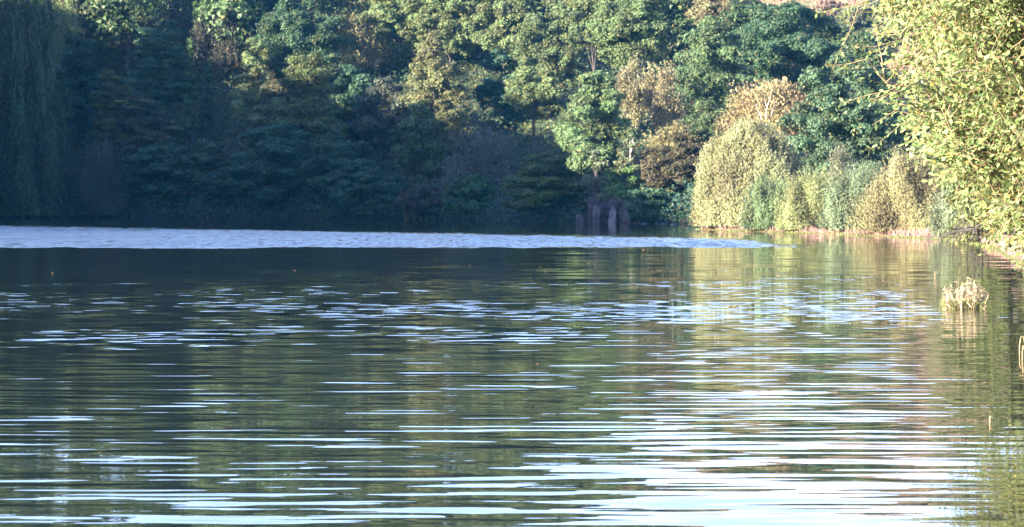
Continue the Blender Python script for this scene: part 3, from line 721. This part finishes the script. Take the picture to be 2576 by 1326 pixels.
# ------------------------------------------------------------------ ruined wall by the water
def rough_block(x0, x1, y0, y1, z0, z1, rng, taper=0.0, n=(3, 3, 5), j=0.07):
    import bmesh
    bm = bmesh.new(); bmesh.ops.create_cube(bm, size=1)
    bmesh.ops.subdivide_edges(bm, edges=bm.edges[:], cuts=4, use_grid_fill=True)
    for v in bm.verts:
        t = v.co.z + .5; k = 1 - taper * t
        v.co = Vector((x0 + (v.co.x * k + .5) * (x1 - x0), y0 + (v.co.y + .5) * (y1 - y0), z0 + t * (z1 - z0))) + Vector(rng.normal(size=3) * j)
    return bm
def bm_obj(name, bm, mat, parent, smooth=False):
    me = bpy.data.meshes.new(name); bm.to_mesh(me); bm.free(); me.materials.append(mat)
    return link(bpy.data.objects.new(name, me), parent)
rr = np.random.default_rng(5)
D = 203.0; ox, oy, oz = W(1520, 556, D)
ruin = empty('ruined_wall', (ox, oy, 0.0)); tag(ruin, 'ruined grey stone wall with two piers standing at the shaded water edge', 'ruin')
s = D / F
def bx_(pa, pb, ya, yb): return ((pa - 1520) * s, (pb - 1520) * s, CAMH + (HOR - yb) * s, CAMH + (HOR - ya) * s)
for (pa, pb, ya, yb, tp) in ((1494, 1506, 512, 563, 0.15), (1533, 1550, 516, 563, 0.45)):
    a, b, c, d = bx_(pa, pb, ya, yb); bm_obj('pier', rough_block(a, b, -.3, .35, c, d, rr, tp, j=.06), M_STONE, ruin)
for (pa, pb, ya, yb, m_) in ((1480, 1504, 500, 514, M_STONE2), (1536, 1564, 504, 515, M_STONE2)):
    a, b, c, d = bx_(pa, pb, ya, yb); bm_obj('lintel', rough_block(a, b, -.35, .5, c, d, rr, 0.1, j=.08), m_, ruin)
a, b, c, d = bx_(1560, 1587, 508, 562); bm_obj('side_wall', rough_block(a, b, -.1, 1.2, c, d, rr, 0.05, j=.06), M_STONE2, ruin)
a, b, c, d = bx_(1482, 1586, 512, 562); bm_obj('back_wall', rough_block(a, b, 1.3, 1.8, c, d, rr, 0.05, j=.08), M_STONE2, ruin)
a, b, c, d = bx_(1449, 1467, 541, 563); bm_obj('fallen_block', rough_block(a, b, -.2, .5, c, d, rr, 0.1, j=.04), M_STONE2, ruin)

# pale stones and a ledge along the dark shore
for k in range(14):
    px = rr.uniform(1590, 1742); Dk = np.interp(px, [1590, 1742], [200, 187]); sx, sy_, sz = W(px, 566, Dk)
    bm = __import__('bmesh').new(); __import__('bmesh').ops.create_icosphere(bm, subdivisions=2, radius=1)
    for v in bm.verts: v.co = Vector((v.co.x * 1.3, v.co.y, v.co.z * .7)) * (1 + rr.normal() * .12)
    o = bm_obj('shore_stone', bm, M_STONE, None); q = rr.uniform(.04, .10); o.scale = (q, q, q); o.location = (sx, Dk, max(hz(sx, Dk), 0) + .03)
    tag(o, 'small pale stone on the dark shore between the ruined wall and the sunlit point', 'stone', 'stones along the dark shore')

# fallen bare roots under the olive bush
rt = empty('tangled_roots', (20.3, 108.5, 0.1)); tag(rt, 'tangle of bare brown roots and stems hanging over the water at the right bank', 'roots')
for k in range(16):
    a = np.array([rr.uniform(.2, 1.8), rr.uniform(-3, 1.5), rr.uniform(.5, 1.6)]); b = np.array([rr.uniform(-1.6, 1.2), a[1] + rr.normal() * .8, rr.uniform(-.2, .15)])
    link(bpy.data.objects.new('root', tubes_mesh('root', [(curve3(a, b, .12, 6, rr, .05), np.linspace(.045, .015, 6))], M_BARK, 5)), rt)

# ------------------------------------------------------------------ clump of dry water plants
wx0, wy0, _ = W(2420, 776, 12500 / 276.0)
cl = empty('water_plant', (wx0, wy0, 0.0)); tag(cl, 'clump of dry pale plants standing in the shallow water at right', 'plant')
f = Fol(301); ps = np.random.default_rng(302)
for k in range(46):
    bx0 = ps.uniform(-.36, .36); by0 = ps.uniform(-.25, .25); hh = ps.uniform(.30, .62) * (1 - .5 * abs(bx0)); 
    tip = np.array([bx0 * 1.18 + ps.normal() * .05, by0 * 1.2 + ps.normal() * .05, hh])
    P = curve3((bx0, by0, -.15), tip, 0, 6, ps, .02)
    o = link(bpy.data.objects.new('stem', tubes_mesh('stem', [(P, np.linspace(.006, .003, 6))], M_TWIG, 4)), cl)
    n = 16; tt = ps.uniform(.3, 1, n); Q = np.column_stack([np.interp(tt, np.linspace(0, 1, 6), P[:, i]) for i in range(3)])
    dr = ps.normal(size=(n, 3)) * np.array([1, 1, .4]) + np.array([0, 0, -.9]); dr = nrm(dr); Q = Q + dr * .045
    f.add(Q, dr, nrm(ps.normal(size=(n, 3))), np.full(n, .050), np.full(n, .011), ps.uniform())
o = link(bpy.data.objects.new('dry_leaves', f.mesh('dry_leaves', M_DRY)), cl); o.color = (.30, .25, .165, 1); o['kind'] = 'stuff'
f = Fol(303)
n = 900; Q = np.column_stack([ps.uniform(-.4, .4, n), ps.uniform(-.28, .28, n), ps.uniform(0, .22, n) ** 1.2])
f.add(Q, nrm(ps.normal(size=(n, 3)) * .5 + np.array([0, 0, 1])), nrm(ps.normal(size=(n, 3))), np.full(n, .05), np.full(n, .006), .5)
o = link(bpy.data.objects.new('green_leaves', f.mesh('green_leaves', M_DRY)), cl); o.color = (.13, .14, .05, 1); o['kind'] = 'stuff'

def stalk(px, pyb, hpx, bend, lab):
    Dk = CAMH * F / (pyb - HOR); x, y, _ = W(px, pyb, Dk); h = hpx * Dk / F
    o = empty('reed_stalk', (x, y, 0)); tag(o, lab, 'reed', 'dead reed stalks in the water')
    pts = np.array([(0, 0, -.15), (0.0, 0, h * .5), (bend * .3, 0, h * .97), (bend * .9, 0, h), (bend, 0, h * .7)])
    link(bpy.data.objects.new('stem', tubes_mesh('stem', [(pts, np.array([.009, .008, .006, .005, .004]))], M_TWIG, 5)), o)
stalk(2565, 890, 44, .06, 'bent dead reed stalk at the right picture edge, the taller of two')
stalk(2572, 905, 36, .02, 'straight dead reed stalk just right of the bent one')
stalk(2490, 1062, 16, .01, 'short single dead stalk poking from the water at lower right')
stalk(2352, 702, 20, .05, 'tiny curled stalk in the water just above the clump of dry plants')

# floating leaves
lm = mesh_np('floating_leaf', leaf_quads(np.zeros((1, 3)), np.array([[1., 0, 0]]), np.array([[0, 0.0, 1.0]]), np.array([1.0]), np.array([.55])), 3, M_DRY, {'v': np.array([.9]), 'cv': np.array([.5])})
fr = np.random.default_rng(9)
for k in range(26):
    if k < 16: px, py = fr.uniform(120, 2200), fr.uniform(628, 700)
    elif k < 22: px, py = fr.uniform(200, 2500), fr.uniform(700, 1150)
    else: px, py = [(1518, 1003), (252, 1142), (2476, 1005), (2415, 990)][k - 22]
    Dk = CAMH * F / (py - HOR); x, y, _ = W(px, py, Dk)
    o = link(bpy.data.objects.new('floating_leaf', lm)); o.location = (x, y, .012 + .001 * k / 44); o.rotation_euler = (fr.uniform(.1, .5), fr.uniform(-.4, .4), fr.uniform(0, 6.28))
    q = fr.uniform(.02, .03) * (1.4 if py < 700 else .7); o.scale = (q, q, q); o.color = (.25, .12, .05, 1)
    tag(o, 'small orange-brown fallen leaf floating on the open dark water', 'leaf', 'leaves floating on the lake')

# ------------------------------------------------------------------ the near sallow at the right edge
def near_tree():
    r = np.random.default_rng(400)
    base = np.array([7.4, 21.5, max(hz(7.4, 21.5), .1)])
    t = empty('sallow_tree', (11.25, 32.7, -0.45)); t.scale = (1.52, 1.52, 1.52); tag(t, 'near sallow tree with bright yellow-green leaves filling the right edge and overhanging the water', 'tree')
    C0 = np.array([7.2, 21.0, 4.2]); RA = np.array([4.1, 3.8, 4.0])
    # leaf clusters: points in the shell of the crown, each the end of a branch
    cl = []
    while len(cl) < 900:
        u = rdir(1, r)[0]
        if u[2] < -0.86: continue
        if u[0] > .3 and r.uniform() < .75: continue
        if u[1] > .4 and r.uniform() < .5: continue
        lump = 1 + .06 * math.sin(4 * u[2] + 7 * u[0]) + .05 * math.sin(9 * u[1] + 5 * u[2])
        rho = r.uniform(.40, .95) ** .7
        cl.append(C0 + u * RA * rho * lump)
    for q in ((2.95, 20.6, 3.36), (3.0, 20.4, 2.94), (3.2, 20.2, 2.66), (3.15, 20.8, 3.68), (3.3, 20.3, 3.1), (3.75, 20.1, 2.15)): cl.append(np.array(q))
    for _ in range(55): cl.append(np.array([r.uniform(3.35, 4.3), r.uniform(19.0, 22.5), r.uniform(2.35, 3.9)]))
    for _ in range(60):
        z = r.uniform(1.35, 2.4); cl.append(np.array([r.uniform(4.2 - .3 * (z - 1.6), 5.6), r.uniform(18.8, 22), z]))
    # main limbs
    limbs = []
    tips = [(-3.1, -.6, 1.9), (-3.2, -1.6, 3.3), (-2.2, -2.0, 4.8), (-1.0, -2.2, 6.0), (.6, -.6, 7.0), (2.2, .3, 5.0), (-2.9, .9, 3.6), (-1.8, 1.8, 5.6), (1.5, -2.2, 3.6), (-2.0, -2.2, 1.7)]
    for a in tips:
        P = curve3((r.normal() * .1, r.normal() * .1, -.5), a, .05, 12, r, .018); P[-1] += r.normal(size=3) * .05
        limbs.append((P, np.linspace(.12, .018, 12)))
        link(bpy.data.objects.new('limb', tubes_mesh('limb', [limbs[-1]], M_TWIGG, 7)), t)
    LP = np.concatenate([l[0][2:] for l in limbs])
    br = []; tw = []; LV = [[], [], [], []]   # P,T,N,cv
    B = np.array(base)
    for c in cl:
        c = c - B
        d2 = np.linalg.norm(LP - c, axis=1) + 0.6 * np.maximum(0, LP[:, 2] - c[2])
        s = LP[np.argmin(d2)]
        P = curve3(s, c, .05, 8, r, .03); br.append((P, np.linspace(.014, .003, 8)))
        out0 = nrm((c + B - C0) / RA)
        inframe = (c + B)[0] < 6.2 and (c + B)[2] < 4.8
        cvb = r.uniform()
        for k in range(16 if inframe else 4):
            st = P[r.integers(2, 8)] + r.normal(size=3) * .04
            dirn = nrm(out0 * .55 + r.normal(size=3) * .62 + np.array([-.08, -.1, .12])); ln = r.uniform(.4, .85)
            e = st + dirn * ln
            chk = ((e + B - C0) / RA)
            if np.linalg.norm(chk) > 1.03 and r.uniform() < .93: e = st + dirn * ln * .45; ln *= .45
            Q = curve3(st, e, -.04, 4, r, .02); (tw.append((Q, np.linspace(.0045, .0018, 4))) if inframe else None)
            n = int(ln / .036); tt = np.linspace(.12, 1, n)
            pos = np.column_stack([np.interp(tt, np.linspace(0, 1, 4), Q[:, i]) for i in range(3)])
            side = nrm(np.cross(dirn, rdir(1, r)[0])); up = np.cross(dirn, side)
            an = np.arange(n) * 2.4
            o_ = np.cos(an)[:, None] * side + np.sin(an)[:, None] * up
            T = nrm(o_ * .8 + dirn * .75 + r.normal(size=(n, 3)) * .25 + np.array([0, 0, -.1]))
            Nn = nrm(np.cross(T, rdir(n, r)) + np.array([-.25, -.3, .35]))
            Nn = nrm(Nn - T * np.sum(Nn * T, axis=1, keepdims=True))
            LV[0].append(pos + T * .032); LV[1].append(T); LV[2].append(Nn); LV[3].append(np.full(n, cvb))
    link(bpy.data.objects.new('branches', tubes_mesh('branches', br, M_TWIGG, 5)), t)['kind'] = 'stuff'
    link(bpy.data.objects.new('twigs', tubes_mesh('twigs', tw, M_TWIG, 3)), t)['kind'] = 'stuff'
    P = np.concatenate(LV[0]); T = np.concatenate(LV[1]); Nn = np.concatenate(LV[2]); cv = np.concatenate(LV[3]); n = len(P)
    print('near leaves', n)
    Lh = r.uniform(.022, .038, n); Wh = Lh * r.uniform(.36, .5, n); v = r.uniform(0, 1, n)
    # the 300 that show largest: nearest ones inside the frame
    Wd = P + B; inf = (Wd[:, 0] < .2126 * Wd[:, 1]) & (Wd[:, 2] < CAMH + HOR / F * Wd[:, 1])
    score = np.where(inf, Wd[:, 1] - 35 * Lh + .5 * (Wd[:, 0] - .2126 * Wd[:, 1]), 1e9); top = np.argsort(score)[:300]
    # leaf with a folded midrib: 6 vertices, 4 faces (quads+tris as quads)
    def leafV(P, T, Nn, Lh, Wh):
        T = nrm(T); Bn = nrm(np.cross(Nn, T)); m = len(P); V = np.empty((m, 8, 3)); Lh = Lh[:, None]; Wh = Wh[:, None]
        b = P - T * Lh; tip = P + T * Lh - Nn * Lh * .18; mid = P + T * Lh * .1 - Nn * Wh * .12
        l1 = P + Bn * Wh + Nn * Wh * .28 + T * Lh * .15; l2 = P - Bn * Wh + Nn * Wh * .28 + T * Lh * .15
        V[:, 0] = b; V[:, 1] = mid; V[:, 2] = tip; V[:, 3] = l1; V[:, 4] = b; V[:, 5] = l2; V[:, 6] = tip; V[:, 7] = mid
        return V.reshape(-1, 3)
    rest = np.ones(n, bool); rest[top] = False
    def leafR(P, T, Nn, Lh, Wh):
        T = nrm(T); Bn = nrm(np.cross(Nn, T)); V = np.empty((len(P), 4, 3)); Lh = Lh[:, None]; Wh = Wh[:, None]
        V[:, 0] = P - T * Lh; V[:, 1] = P + Bn * Wh + Nn * Wh * .25 + T * Lh * .15; V[:, 2] = P + T * Lh; V[:, 3] = P - Bn * Wh + Nn * Wh * .25 + T * Lh * .15
        return V.reshape(-1, 3)
    me = mesh_np('foliage', leafR(P[rest], T[rest], Nn[rest], Lh[rest], Wh[rest]), 4, M_SALLOW, {'v': v[rest], 'cv': cv[rest]})
    o = link(bpy.data.objects.new('foliage', me), t); o.color = (.14, .188, .07, 1); o['kind'] = 'stuff'
    protos = []
    for k in range(6):
        protos.append(mesh_np('leaf', leafV(np.zeros((1, 3)), np.array([[1., 0, 0]]), np.array([[0, 0, 1.]]), np.array([1.0]), np.array([.36 + .03 * k])), 4, M_SALLOW,
                              {'v': np.full(2, k / 6.5), 'cv': np.full(2, (k * .37) % 1)}))
    for j, i in enumerate(top):
        o = bpy.data.objects.new('leaf', protos[j % 6]); link(o, t)
        a = Vector(T[i]).normalized(); c_ = Vector(Nn[i]).normalized(); b_ = c_.cross(a)
        m = Matrix((a, b_, c_)).transposed().to_4x4(); m = Matrix.Translation(Vector(P[i])) @ m @ Matrix.Scale(float(Lh[i]), 4)
        o.matrix_local = m; o.color = (.14, .188, .07, 1)
near_tree()

# ------------------------------------------------------------------ air
def haze():
    x0, x1, y0, y1, z0, z1 = -345, 345, -60, 720, -5.0, 85.0
    V = [(x, y, z) for x in (x0, x1) for y in (y0, y1) for z in (z0, z1)]
    Fc = [(0, 1, 3, 2), (4, 6, 7, 5), (0, 4, 5, 1), (2, 3, 7, 6), (0, 2, 6, 4), (1, 5, 7, 3)]
    m, nt, N, L, out = newmat('haze_air')
    v = N.new('ShaderNodeVolumePrincipled'); v.inputs['Color'].default_value = (0.05, 0.42, 1.0, 1); v.inputs['Density'].default_value = 0.00006
    v.inputs['Anisotropy'].default_value = 0.0
    L.new(v.outputs[0], out.inputs['Volume'])
    o = link(bpy.data.objects.new('haze', mesh_np('haze', np.array(V), 4, m, faces=np.array(Fc))))
    tag(o, 'faint blue air between the camera and the far shore', 'haze', None, 'stuff')
haze()
